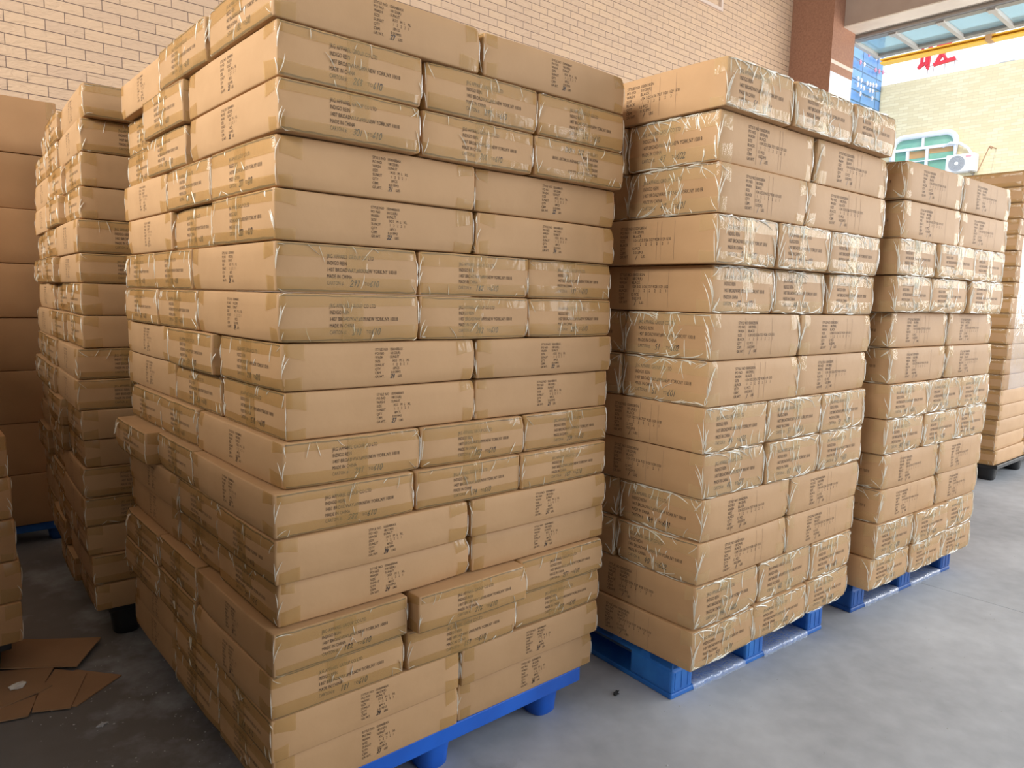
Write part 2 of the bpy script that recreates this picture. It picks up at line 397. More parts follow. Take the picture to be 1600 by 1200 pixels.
make_kind(5, 4, U*4.8, U*5.2, U*2.36, 0, False, CARDB)
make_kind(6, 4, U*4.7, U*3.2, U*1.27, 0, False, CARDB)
make_kind(7, 4, U*6.45, U*5.4, U*1.03, 0, False, CARD)
TAIL = [tail_mesh(i) for i in range(3)]
NTH = ['top','second','third','fourth','fifth','sixth','seventh','eighth','ninth','tenth','eleventh','twelfth','thirteenth','fourteenth','fifteenth','sixteenth','seventeenth','eighteenth','nineteenth']
count = [0]
TJ = random.Random(21)
def place(key, var, frame, u0, u1, v0, v1, z0, z1, turned, label, group, flip=False, cat='carton', tilt=0):
    """one carton filling u0..u1 along the front, v0..v1 in depth, in the stack's own frame"""
    lst, L, Wd, H = KIN[key]; me, tp = lst[var % len(lst)]
    X,Y,A = frame; cu,cv = (u0+u1)/2,(v0+v1)/2
    wx = (X+cu*math.cos(A)-cv*math.sin(A))*U; wy = (Y+cu*math.sin(A)+cv*math.cos(A))*U
    o = bpy.data.objects.new('carton', me); link(o); o.location = (wx, wy, (z0+ZF)*U+.0005)
    du,dv = (u1-u0)*U,(v1-v0)*U
    o.rotation_euler = (0,0,A+(-math.pi/2 if turned else 0)+(math.pi if count[0]%3==1 else 0)+TJ.uniform(-.005,.005))
    sx_,sy_ = (dv/L,du/Wd) if turned else (du/L,dv/Wd); sz_ = ((z1-z0)*U-.002)/H
    o.scale = (sx_,sy_,sz_)
    if flip: o.rotation_euler.x = math.pi; o.location.z += H*sz_
    assert 4 <= len(label.replace('-',' ').split()) <= 16, label
    tag(o, label, cat, group)
    for q in tp: link(bpy.data.objects.new('packing_tape', q), o)
    count[0] += 1
    return o
def clamp(x,a,b): return max(a,min(b,x))

S1 = dict(x=-0.046,y=-0.037,a=0.0,z=[0.04,1.1,2.07,3.06,4.0,4.95,5.91,6.86,7.85,8.87,9.87,10.89,11.9,12.91,13.93,14.91,15.94,16.93],rows=[
 (-0.17,[-0.01,4.81,4.96,9.87],[-0.17,3.25,3.54,7.0,7.0,11.12]),(-0.16,[0.05,3.28,3.37,6.67,6.72,9.93],[-0.16,4.99,5.18,8.76,8.7,11.02]),
 (-0.16,[0.06,3.24,3.34,6.61,6.67,10.0],[-0.16,5.16,5.31,8.62,8.55,11.13]),(0.06,[0.07,4.94,4.99,9.95],[0.06,3.58,3.67,6.95,7.06,11.34]),
 (0.13,[0.06,4.97,5.05,9.98],[0.13,3.58,3.62,6.41,6.46,10.99]),(0.13,[0.09,3.4,3.44,6.77,6.81,9.98],[0.13,5.17,5.22,8.39,8.45,11.47]),
 (0.09,[0.11,3.41,3.46,6.78,6.81,9.98],[0.09,4.88,4.93,8.2,8.27,11.74]),(0.14,[0.19,5.08,5.14,10.05],[0.14,3.58,3.79,7.58,7.58,12.0]),
 (0.16,[0.28,5.12,5.16,9.98],[0.16,3.81,3.9,7.35,7.35,12.41]),(0.09,[0.14,3.48,3.51,6.71,6.75,9.97],[0.09,5.31,5.36,8.4,8.4,11.59]),
 (-0.03,[-0.09,3.24,3.31,6.5,6.54,9.77],[-0.03,4.96,4.96,7.42,7.42,11.59]),(-0.09,[-0.11,4.79,4.91,9.8],[-0.09,3.19,3.24,6.15,6.15,11.05]),
 (0.02,[-0.01,4.92,5.02,9.89],[0.02,3.44,3.49,6.45,6.45,11.34]),(-0.19,[-0.23,2.99,3.15,6.52,6.55,9.74],[-0.19,4.22,4.27,7.6,7.6,11.16]),
 (-0.08,[-0.25,2.96,3.05,6.43,6.47,9.75],[-0.08,4.43,4.48,7.7,7.7,11.27]),(-0.05,[-0.22,4.63,4.69,9.73],[-0.05,2.99,2.99,6.31,6.36,10.51]),
 (0.08,[-0.13,4.7,4.73,9.7],[0.08,3.33,3.33,6.78,6.84,11.07])])
S2 = dict(x=11.263,y=-2.397,a=-0.0310,z=[0.15,1.36,2.7,3.98,5.28,6.62,7.96,9.28,10.6,11.94,13.26,14.59,15.93,17.21],rows=[
 (-0.36,[-0.43,2.75,2.85,6.2,6.29,9.17]),(-0.14,[-0.31,4.47,4.64,9.38]),(-0.23,[-0.3,4.1,4.22,9.43]),(-0.21,[-0.3,2.64,2.74,5.66,5.87,9.34]),
 (0.09,[0.09,3.14,3.22,6.21,6.38,9.58]),(0.03,[0.08,4.71,4.83,9.59]),(0.06,[0.1,4.85,4.93,9.55]),(0.09,[0.11,3.23,3.28,6.5,6.56,9.6]),
 (0.12,[0.2,3.31,3.42,6.52,6.65,9.67]),(0.13,[0.28,4.96,5.0,9.61]),(0.13,[0.2,4.94,5.01,9.58]),(0.11,[0.15,3.4,3.54,6.69,6.73,9.5]),(0.07,[0.06,3.22,3.27,6.46,6.54,9.49])])
S3 = dict(x=22.063,y=-2.962,a=-0.0634,z=[0.05,1.28,2.62,3.95,5.33,6.69,8.03,9.38,10.71,12.05,13.35,14.71,16.05],rows=[
 (-0.21,[-0.43,4.19,4.45,9.27]),(-0.14,[-0.27,4.46,4.58,9.42]),(-0.16,[-0.48,2.55,2.68,6.04,6.24,9.41]),(-0.13,[-0.37,2.48,2.6,5.81,6.0,9.4]),
 (0.19,[0.17,4.95,5.07,9.51]),(0.09,[0.17,4.82,5.01,9.54]),(-0.0,[0.14,3.41,3.58,6.63,6.66,9.66]),(0.06,[0.18,3.32,3.43,6.5,6.56,9.59]),
 (0.08,[0.38,5.03,5.15,9.45]),(0.08,[0.35,5.06,5.37,9.53]),(0.05,[0.13,3.23,3.34,6.37,6.56,9.47]),(0.07,[-0.05,3.12,3.34,6.12,6.31,9.29])])
rg = random.Random(5)
def lab(nth, stack, pos): 
    return f'{nth} layer carton of the {stack}, {pos}'
# --- foreground stack
n = 17; fr = (S1['x'],S1['y'],S1['a']); G1 = 'cartons of the foreground stack'
order1 = {13:0,14:1,9:2,10:3,5:4,6:5,2:6,1:7}
for i,(dv,R,Lf) in enumerate(S1['rows']):
    z0,z1 = S1['z'][n-1-i],S1['z'][n-i]; N = NTH[i]; st = 'foreground stack'
    if len(R) == 4:
        wd = clamp(Lf[1]-Lf[0],3.15,3.55)
        place(1,3*i,fr,R[0],R[1],dv,dv+wd,z0,z1,False,lab(N,st,'long side by the near corner'),G1)
        place(1,3*i+1,fr,R[2],R[3],dv+rg.uniform(-.04,.06),dv+wd,z0,z1,False,lab(N,st,'right end of the front'),G1)
        a0 = max(Lf[2],dv+wd+.03); w2 = clamp(Lf[3]-a0,3.1,3.5); j = clamp((a0+w2-Lf[3])*.45,-.3,.4)
        place(1,3*i+5,fr,R[0]+j,R[0]+j+4.9,a0,a0+w2,z0,z1,False,lab(N,st,'middle of its left side'),G1)
        b0 = max(Lf[4],a0+w2+.03); l3 = clamp(Lf[5]-b0,4.3,5.0); j = clamp((b0+l3-Lf[5])*.45,-.3,.4)
        place(1,3*i+7,fr,R[0]+j,R[0]+j+3.25,b0,b0+l3,z0,z1,True,lab(N,st,'far end of its left side'),G1)
    else:
        ln = clamp(Lf[1]-Lf[0],4.6,5.15)
        for k in range(3):
            v0 = dv+(0 if k==0 else rg.uniform(-.05,.05)); v0 += -.28 if (i,k)==(13,1) else 0
            s,e = R[2*k],R[2*k+1]
            nm = ('short end by the near corner','middle of the front','right end of the front')[k]
            place(1,order1.get(i,3*i) if k==0 else 3*i+k,fr,s,e,v0,v0+ln-.03,z0,z1,True,lab(N,st,nm)+(', printed upside down' if (i,k)==(2,2) else ''),G1,flip=(i,k)==(2,2))
        a0 = max(Lf[2],dv+ln+.05); w2 = clamp(Lf[3]-a0,3.0,3.4); j = clamp((a0+w2-Lf[3])*.45,-.3,.4)+(-.25 if i==10 else 0)
        place(1,3*i+4,fr,R[0]+j,R[0]+j+4.9,a0,a0+w2,z0,z1,False,lab(N,st,'middle of its left side'),G1)
        b0 = max(Lf[4],a0+w2+.03); w3 = clamp(Lf[5]-b0,3.0,3.4); j = clamp((b0+w3-Lf[5])*.45,-.3,.4)+(-.25 if i==10 else 0)
        o = place(1,3*i+6,fr,R[0]+j,R[0]+j+4.9,b0,b0+w3,z0,z1,False,lab(N,st,'far end of its left side'),G1)
        if i in (5,10,13):
            t = bpy.data.objects.new('loose_tape_end', TAIL[i%3]); link(t, o); t.location = (-L1/2-.0*1, .12 if abs(o.rotation_euler.z)<1 else -.12, H1*.9)
            if abs(o.rotation_euler.z) > 1: t.location.x = L1/2
            else: t.rotation_euler.z = math.pi
# --- the two blue-pallet stacks to its right
for (S,n,key,st,G) in ((S2,13,2,'centre right stack','cartons of the centre right stack'),(S3,12,2,'third stack along','cartons of the third stack along')):
    fr = (S['x'],S['y'],S['a'])
    for i,(dv,R) in enumerate(S['rows']):
        z0,z1 = S['z'][n-1-i],S['z'][n-i]; N = NTH[i]; c0 = i*5+(3 if S is S3 else 0)
        if len(R) == 4:
            place(key,c0,fr,R[0],R[1],dv,dv+3.13,z0,z1,False,lab(N,st,'left half of the front'),G)
            place(key,c0+1,fr,R[2],R[3],dv+rg.uniform(-.05,.05),dv+3.13,z0,z1,False,lab(N,st,'right half of the front'),G)
            j = rg.uniform(-.12,.08)
            place(key,c0+2,fr,R[0]+j,R[0]+j+4.66,dv+3.2,dv+6.33,z0,z1,False,lab(N,st,'second back on its left side'),G)
            if S is S2: place(key,c0+3,fr,R[0]-j,R[0]-j+3.13,dv+6.4,dv+11.06,z0,z1,True,lab(N,st,'third back on its left side'),G)
        else:
            for k in range(3):
                v0 = dv+(0 if k==0 else rg.uniform(-.07,.07))
                place(key,c0+k,fr,R[2*k],R[2*k+1],v0,v0+4.6,z0,z1,True,lab(N,st,('left end of the front','middle of the front','right end of the front')[k]),G)
            j = rg.uniform(-.12,.12)
            place(key,c0+4,fr,R[0]+j,R[0]+j+4.66,dv+4.75,dv+7.88,z0,z1,False,lab(N,st,'second back on its left side'),G)
            if S is S2: place(key,c0+3,fr,R[0]-j,R[0]-j+4.66,dv+7.93,dv+11.06,z0,z1,False,lab(N,st,'third back on its left side'),G)
# --- shaded stack behind on the left
D0 = [(0.05,-0.16,0.02),(-0.0,-0.1,0.92),(-0.1,0.03,1.93),(-0.15,0.03,2.93),(-0.12,0.05,3.9),(-0.06,0.07,4.93),(-0.11,-0.01,5.88),(-0.2,0.03,6.87),(-0.15,0.06,7.88),(0.02,0.04,8.91),(0.05,0.04,9.97),(0.04,0.04,11.01),(-0.01,0.06,11.97),(0.12,0.04,13.05),(0.18,0.01,14.07),(0.2,0.01,15.14),(0.26,-0.26,16.18)]
T0 = 'YYXXYYXXYYXXYYXYX'; n = 17; fr0 = (-0.997,12.931,-.045); Z0 = [d[2] for d in D0]+[17.2]; st='shaded left stack'; G='cartons of the shaded left stack'
for i in range(17):
    k = 16-i; dx,dy,_ = D0[k]; z0,z1 = Z0[k],Z0[k+1]; N = NTH[i]; j = rg.uniform(-.25,.1); j2 = rg.uniform(-.18,.1)
    if i == 0: dx += .02
    if T0[i] == 'X':
        place(1,i*3+2,fr0,dx,dx+4.9,dy,dy+3.28,z0,z1,False,lab(N,st,'nearest corner'),G)
        place(1,i*3+3,fr0,dx+j,dx+j+4.9,dy+3.33,dy+6.6,z0,z1,False,lab(N,st,'middle of its left side'),G)
        place(1,i*3+4,fr0,dx+j2,dx+j2+3.28,dy+6.66,dy+11.5,z0,z1,True,lab(N,st,'far end of its left side'),G)
    else:
        place(1,i*3+2,fr0,dx,dx+3.28,dy,dy+4.9,z0,z1,True,lab(N,st,'nearest corner'),G)
        place(1,i*3+6,fr0,dx+3.33,dx+6.6,dy,dy+4.9,z0,z1,True,lab(N,st,'partly behind the foreground stack'),G)
        place(1,i*3+3,fr0,dx+j,dx+j+4.9,dy+4.96,dy+8.2,z0,z1,False,lab(N,st,'middle of its left side'),G)
        place(1,i*3+4,fr0,dx+j2,dx+j2+4.9,dy+8.26,dy+11.5,z0,z1,False,lab(N,st,'far end of its left side'),G)
# --- tall column of big cartons in the back left corner
zt = -.25; fr = (-4.2,25.6,0.0)
for i in range(8):
    j = rg.uniform(-.08,.05)
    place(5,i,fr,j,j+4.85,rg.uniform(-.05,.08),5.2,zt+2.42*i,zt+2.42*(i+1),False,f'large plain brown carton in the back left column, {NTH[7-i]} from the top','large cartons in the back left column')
# --- low stack at the left edge
fr = (-7.85,11.9,0.0); SH=[-.02,.02,-.06,-.10,-.14]
for i in range(5):
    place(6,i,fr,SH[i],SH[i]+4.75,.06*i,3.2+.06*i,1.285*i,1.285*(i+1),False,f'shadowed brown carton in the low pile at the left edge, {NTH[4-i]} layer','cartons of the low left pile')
# --- last stack on the black pallet, at the right edge
zr = 1.067; fr = (52.4,1.29,-.02); G='cartons of the last stack at the right edge'; st='last stack at the right edge'
for i in range(19):
    N = NTH[18-i]; j=rg.uniform(-.25,.15)+.02*i; z0,z1=zr*i,zr*(i+1); kk = 7 if i<5 else 4
    place(7,i,fr,j,j+6.5,rg.uniform(-.08,.08),5.4,z0,z1,False,lab(N,st,'front corner'),G)
    place(7,i+1,fr,j+6.55,j+13.05,rg.uniform(-.05,.05),5.4,z0,z1,False,lab(N,st,'right of the corner'),G)
    if i>=16: place(7,i+2,fr,j,j+6.5,5.45,10.9,z0,z1,False,lab(N,st,'behind the corner one'),G)

# ------------------------------------------------------------------ pallets
def rot_obj(o, X, Y, A): o.location = (X*U, Y*U, 0); o.rotation_euler = (0,0,A); return o
def nest_pallet(name, X, Y, A, LX, LY, cols, rows, m, label, deckz=(-.42,.0), leg=(.50,.40)):
    root = empty(name); rot_obj(root, X, Y, A); tag(root, label, 'pallet')
    b = MB(); z0,z1 = (deckz[0]+ZF)*U,(deckz[1]+ZF)*U
    # deck with raised rim and slots between ribs
    rim=.25*U
    b.box((0,0,z0),(LX*U,rim,z1),bev=.004); b.box((0,LY*U-rim,z0),(LX*U,LY*U,z1),bev=.004)
    b.box((0,rim,z0),(rim,LY*U-rim,z1)); b.box((LX*U-rim,rim,z0),(LX*U,LY*U-rim,z1))
    nr = 12
    for i in range(nr):
        y0 = rim+(LY*U-2*rim)*i/nr; b.box((rim,y0+.004,z0+.01),(LX*U-rim,y0+(LY*U-2*rim)/nr*.72,z1-.001))
    b.build('deck', m, root)
    for cx in cols:
        for cy in rows:
            l = MB(); V=[];F=[]; N=28; P=6
            for k in range(P+1):
                t=k/P; z = z0+.003-(z0+.003)*t if k<P else 0
                s = leg[0]+(leg[1]-leg[0])*t
                if k==P: s=leg[1]*.93
                if k==P-1: z=.006; 
                for q in range(N):
                    a=2*math.pi*q/N; ca,sa=math.cos(a),math.sin(a); e=.72
                    V.append(((cx+s*math.copysign(abs(ca)**e,ca))*U,(cy+s*1.05*math.copysign(abs(sa)**e,sa))*U,z))
                if k:
                    for q in range(N): F.append(((k-1)*N+q,(k-1)*N+(q+1)%N,k*N+(q+1)%N,k*N+q))
            F.append(tuple(P*N+q for q in range(N)))
            l.add(V,F[:-1]); l.add([V[i] for i in F[-1]],[tuple(range(N))]); ob=l.build('leg', m, root, smooth=True); ob.data.polygons[len(ob.data.polygons)-1].use_smooth=False
    return root
nest_pallet('plastic_pallet', .45,.10,0, 8.82,11.0,(.85,3.87,7.82),(.72,5.7,10.6),BLUE,'bright blue plastic pallet with rounded cup legs under the foreground stack',deckz=(-.42,.03))
nest_pallet('plastic_pallet', -.50,13.2,-.045, 9.6,11.3,(.60,4.7,8.6),(.6,5.7,10.4),BLACKP,'black plastic pallet under the shaded left stack',deckz=(-.3,0.0))
nest_pallet('plastic_pallet', -4.9,25.75,0, 5.6,5.2,(.7,2.8,5.0),(.6,4.6),BLUE3,'dark blue pallet under the large cartons in the back left corner',deckz=(-.65,-.27))
nest_pallet('plastic_pallet', -8.3,12.2,0, 4.9,4.6,(.7,2.4,4.2),(.7,4.0),BLACKP,'black pallet under the low left pile',deckz=(-.3,-.02))
nest_pallet('plastic_pallet', 52.7,1.15,-.02, 13.2,11.4,(1.0,6.6,12.2),(.9,5.7,10.6),BLACKP,'dark grey pallet under the last stack at the right edge',deckz=(-.30,-.02),leg=(.62,.5))
def block_pallet(X, Y, A, LX, LY, m, label):
    root = empty('plastic_pallet'); rot_obj(root, X, Y, A); tag(root, label, 'pallet')
    d = MB(); zt = (.0+ZF)*U; zb = (-.32+ZF)*U; n=9
    for i in range(n):
        y0 = LY*U*i/n; d.box((0,y0,zb+.004),(LX*U,y0+LY*U/n*.74,zt),bev=.003)
    d.box((0,0,zb),(.8*U,LY*U,zt-.004)); d.box((LX*U-.8*U,0,zb),(LX*U,LY*U,zt-.004)); d.box((LX/2*U-.5*U,0,zb),(LX/2*U+.5*U,LY*U,zt-.004))
    d.build('deck', m, root)
    bw = 1.0
    for i,cx in enumerate((0,LX/2-bw/2,LX-bw)):
        for j,cy in enumerate((0,LY/2-.9,LY-1.75)):
            b = MB(); ln = 1.75
            b.box((cx*U,cy*U,.018),((cx+bw)*U,(cy+ln)*U,zb+.003),bev=.010)
            for q in range(3): b.box(((cx+.15+q*.3)*U,cy*U-.0015,.03),((cx+.17+q*.3)*U,cy*U,zb-.01))
            b.build('block', m, root)
    s = MB()
    for cy in (0,LY/2-.5,LY-1.0): s.box((0,cy*U,0),(LX*U,(cy+1.0)*U,.020),bev=.006)
    for cx in (0,LX/2-.5,LX-1.0): s.box((cx*U,.9*U,.001),((cx+1.0)*U,(LY-.9)*U,.019),bev=.004)
    s.build('base_board', m, root)
    f = MB(); rgf = random.Random(3)    # crumpled clear film along the front base board
    for a,b_ in ((bw+.03,LX/2-bw/2-.03),(LX/2+bw/2+.03,LX-bw-.03)):
        V=[];F=[]; nx=40; prof=((-.004,.002),(-.003,.012),(.0,.0215),(.02,.023),(.045,.0225),(.075,.0215),(.1,.022))
        for i in range(nx+1):
            x=(a+(b_-a)*i/nx)*U
            for j,(py,pz) in enumerate(prof):
                nn = noise.noise(Vector((x*60,py*90,X)))*.004+abs(noise.noise(Vector((x*140,py*50,3))))*.003
                V.append((x, py-(nn if j<2 else 0), pz+(max(0,nn) if j>1 else 0)))
        c=len(prof)
        for i in range(nx):
            for j in range(c-1): F.append((i*c+j,(i+1)*c+j,(i+1)*c+j+1,i*c+j+1))
        f.add(V,F)
    f.build('crumpled_film', PFILM, root, smooth=True)
    return root
block_pallet(11.70,-1.45,-.070,8.55,11.2,BLUE2,'worn blue plastic block pallet under the centre right stack')
block_pallet(22.55,-2.10,-.085,8.75,11.0,BLUE3,'dull blue plastic block pallet under the third stack along')

# ------------------------------------------------------------------ setting
def struct(o): o['kind'] = 'structure'; return o
# floor
m,nn,l,p = mat('concrete_floor'); tc = nd(nn,'ShaderNodeTexCoord')
a1 = nd(nn,'ShaderNodeTexNoise'); a1.inputs['Scale'].default_value=1.1; a1.inputs['Detail'].default_value=6; a1.inputs['Roughness'].default_value=.6
a2 = nd(nn,'ShaderNodeTexNoise'); a2.inputs['Scale'].default_value=14; a2.inputs['Detail'].default_value=6
l.new(tc.outputs['Object'],a1.inputs[0]); l.new(tc.outputs['Object'],a2.inputs[0])
mxn = nd(nn,'ShaderNodeMath',operation='MULTIPLY_ADD'); mxn.inputs[1].default_value=.35; l.new(a2.outputs[0],mxn.inputs[0]); l.new(a1.outputs[0],mxn.inputs[2])
r = nd(nn,'ShaderNodeValToRGB'); r.color_ramp.elements[0].position=.45; r.color_ramp.elements[0].color=(.32,.335,.36,1); r.color_ramp.elements[1].position=.9; r.color_ramp.elements[1].color=(.54,.56,.59,1)
l.new(mxn.outputs[0],r.inputs[0]); # brown dirt and painted-in shade over the left aisle, with ragged edges
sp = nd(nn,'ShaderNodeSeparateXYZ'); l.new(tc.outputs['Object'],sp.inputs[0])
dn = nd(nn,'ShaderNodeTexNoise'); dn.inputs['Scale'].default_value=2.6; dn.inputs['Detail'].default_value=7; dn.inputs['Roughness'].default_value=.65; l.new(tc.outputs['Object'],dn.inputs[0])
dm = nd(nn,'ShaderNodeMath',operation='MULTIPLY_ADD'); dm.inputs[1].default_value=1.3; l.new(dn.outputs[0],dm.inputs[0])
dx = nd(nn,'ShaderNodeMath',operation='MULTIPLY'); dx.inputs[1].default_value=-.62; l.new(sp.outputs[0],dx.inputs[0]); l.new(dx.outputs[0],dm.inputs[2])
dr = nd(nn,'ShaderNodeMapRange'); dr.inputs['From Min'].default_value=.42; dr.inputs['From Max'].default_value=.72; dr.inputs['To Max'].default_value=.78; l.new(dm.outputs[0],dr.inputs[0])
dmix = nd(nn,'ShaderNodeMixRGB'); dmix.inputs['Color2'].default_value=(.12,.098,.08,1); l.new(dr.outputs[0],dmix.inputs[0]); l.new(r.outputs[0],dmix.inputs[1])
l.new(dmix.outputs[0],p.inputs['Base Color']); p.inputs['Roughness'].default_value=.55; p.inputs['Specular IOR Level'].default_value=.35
bmp = nd(nn,'ShaderNodeBump'); bmp.inputs['Strength'].default_value=.25; bmp.inputs['Distance'].default_value=.004; l.new(a2.outputs[0],bmp.inputs['Height']); l.new(bmp.outputs[0],p.inputs['Normal'])
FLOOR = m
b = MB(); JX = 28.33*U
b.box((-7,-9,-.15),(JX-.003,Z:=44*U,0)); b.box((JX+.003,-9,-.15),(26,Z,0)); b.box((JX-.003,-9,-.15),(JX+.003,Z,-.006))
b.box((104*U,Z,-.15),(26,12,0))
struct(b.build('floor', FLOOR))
# brick wall
m,nn,l,p = mat('brick_tiles'); tc = nd(nn,'ShaderNodeTexCoord'); mp = nd(nn,'ShaderNodeMapping'); mp.inputs['Rotation'].default_value=(math.pi/2,0,0)
l.new(tc.outputs['Object'],mp.inputs[0]); bt = nd(nn,'ShaderNodeTexBrick'); l.new(mp.outputs[0],bt.inputs[0])
bt.inputs['Scale'].default_value=1; bt.inputs['Brick Width'].default_value=.236; bt.inputs['Row Height'].default_value=.0735; bt.inputs['Mortar Size'].default_value=.0028; bt.inputs['Mortar Smooth'].default_value=.2
bt.inputs['Color1'].default_value=(.60,.412,.277,1); bt.inputs['Color2'].default_value=(.66,.452,.290,1); bt.inputs['Mortar'].default_value=(.20,.13,.10,1)
l.new(bt.outputs[0],p.inputs['Base Color']); p.inputs['Roughness'].default_value=.6; p.inputs['Specular IOR Level'].default_value=.3
n1 = nd(nn,'ShaderNodeTexNoise'); n1.inputs['Scale'].default_value=22; n1.inputs['Distortion'].default_value=1.5; mp2=nd(nn,'ShaderNodeMapping'); mp2.inputs['Scale'].default_value=(.45,1,1.2); l.new(tc.outputs['Object'],mp2.inputs[0]); l.new(mp2.outputs[0],n1.inputs[0])
ad = nd(nn,'ShaderNodeMath',operation='MULTIPLY_ADD'); ad.inputs[1].default_value=-1.5; l.new(bt.outputs['Fac'],ad.inputs[0]); l.new(n1.outputs[0],ad.inputs[2])
bmp = nd(nn,'ShaderNodeBump'); bmp.inputs['Strength'].default_value=.9; bmp.inputs['Distance'].default_value=.012; l.new(ad.outputs[0],bmp.inputs['Height']); l.new(bmp.outputs[0],p.inputs['Normal'])
b = MB(); b.box((-7,Z,0),(97.5*U+.01,Z+.2,7.6)); struct(b.build('wall_back', m))
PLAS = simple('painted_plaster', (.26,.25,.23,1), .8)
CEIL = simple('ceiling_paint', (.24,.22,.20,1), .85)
b = MB(); b.box((-7,-5.2,7.3),(104*U,Z+.2,7.5)); struct(b.build('ceiling', CEIL))
b = MB(); b.box((-1.75,-4.0,0),(-1.63,Z,2.05)); struct(b.build('wall_left_added', PLAS))  # made-up low partition out of view, added to shade the lower left
b = MB(); b.box((-7.2,-5.2,0),(-7.0,Z+.2,7.5)); struct(b.build('wall_left_added', PLAS))  # unseen side wall, added to keep sky light out
b = MB(); b.box((-7,-4.2,0),(0.0,-4.0,7.29)); struct(b.build('wall_front_added', PLAS))  # unseen wall behind the camera, added to keep the left side dark
# pillar
PIL = mottled('brown_granite', (.27,.125,.075,1), (.36,.18,.11,1), 40, .45, .1, 90, spec=.4)
MAR = mottled('white_marble', (.60,.58,.60,1), (.72,.70,.71,1), 8, .35, spec=.5)
STR = simple('cream_stone', (.70,.55,.45,1), .4)
b = MB(); x0,x1,y0 = 97.5*U,104.3*U,37.7*U; zz=lambda k:(k+ZF)*U
b.box((x0,y0,0),(x1,Z,zz(43.9)),1); b.box((x0,y0,zz(43.9)),(x1,Z,zz(45.0)),0); b.box((x0-.004,y0-.004,zz(45.0)),(x1+.004,Z,zz(45.5)),2); b.box((x0,y0,zz(45.5)),(x1,Z,7.3),0)
o = b.build('wall_pillar', [PIL,MAR,STR]); struct(o)
# left side of the pillar stays granite all the way down
b = MB(); b.box((x0-.006,y0,0),(x0,Z,7.3)); struct(b.build('trim_1', PIL))
BEAM = mottled('concrete_beam', (.36,.26,.20,1), (.42,.31,.24,1), 3, .8)
LIP = mottled('pale_plaster_lip', (.85,.72,.58,1), (.72,.60,.48,1), 2.5, .8)
bx0,bx1 = 100.65*U,104.3*U
b = MB(); b.box((bx0,-5.2,zz(50.62)),(bx1-.08,y0-.001,7.3),0); b.box((bx0+.0,-5.2,zz(50.45)),(bx1,y0-.001,zz(50.6)),1); struct(b.build('trim_2', [BEAM,LIP]))
# glass canopy outside the opening
MET = simple('grey_aluminium', (.33,.30,.27,1), .4, .6); METL = simple('pale_aluminium', (.55,.50,.45,1), .4, .4)
m,nn,l,p = mat('tinted_glass'); tr = nd(nn,'ShaderNodeBsdfTransparent'); tr.inputs[0].default_value=(.66,.82,.86,1)
p.inputs['Base Color'].default_value=(.50,.64,.66,1); p.inputs['Roughness'].default_value=.08; mx = nd(nn,'ShaderNodeMixShader'); mx.inputs[0].default_value=.45
l.new(tr.outputs[0],mx.inputs[1]); l.new(p.outputs[0],mx.inputs[2]); l.new(mx.outputs[0],nn['Material Output'].inputs[0]); GLASS=m
root = empty('glass_canopy'); tag(root,'glass canopy in grey aluminium frames over the loading opening','canopy')
xi,xo,zc = 107.9*U,117.2*U,zz(50.6)
b = MB(); b.box((xi-.08,-2.0,zc-.01),(xi+.06,39.6*U,zc+.12)); b.build('inner_beam', MET, root)
b = MB(); b.box((xo-.07,-2.0,zc-.01),(xo+.05,40.3*U,zc+.11)); b.build('outer_beam', MET, root)
b = MB(); b.box((104.4*U,-2.0,zc+.06),(xi-.12,38.8*U,zc+.12)); b.build('flashing', LIP, root)
b = MB(); b.tube([(106.3*U,-2.0,zc),(106.3*U,39*U,zc)],.035,8); b.build('gutter_pipe', MET, root)
ys = [39.7,33.9,27.6,21.4,15.2,9,2.8,-3.4,-9.6]
for y in ys:
    b = MB(); b.box((xi,y*U-.03,zc-.02),(xo,y*U+.03,zc+.06)); b.box((xi-.02,y*U-.055,zc-.03),(xi+.12,y*U+.055,zc+.01)); b.build('crossbar', METL, root)
for y0_,y1_ in zip(ys,ys[1:]):
    b = MB(); b.box((xi+.05,y1_*U+.04,zc+.03),(xo-.06,y0_*U-.04,zc+.042)); b.build('glass_pane', GLASS, root)
YEL = simple('yellow_paint', (.85,.50,.05,1), .4)
root = empty('crane_rail'); tag(root,'yellow steel beam running across outside below the canopy','steel beam')
b = MB(); X=125*U; 
b.box((X-.02,-2,zz(51.9)),(X+.16,42.7*U,zz(52.12))); b.box((X+.05,-2,zz(52.12)),(X+.08,42.7*U,zz(52.45))); b.box((X-.02,-2,zz(52.45)),(X+.16,42.7*U,zz(52.65))); b.build('rail', YEL, root)
b = MB(); b.box((X-.05,26.2*U,zz(51.85)),(X+.17,27.0*U,zz(53.2))); b.build('clamp', simple('rusty_steel',(.45,.26,.12,1),.7), root)
b = MB(); b.box((X+.0,9*U,0),(X+.14,10*U,zz(52.0))); b.build('post', YEL, root)
b = MB(); b.box((X+.0,-2.1,0),(X+.14,-2.0,zz(52.65))); b.build('post', YEL, root)
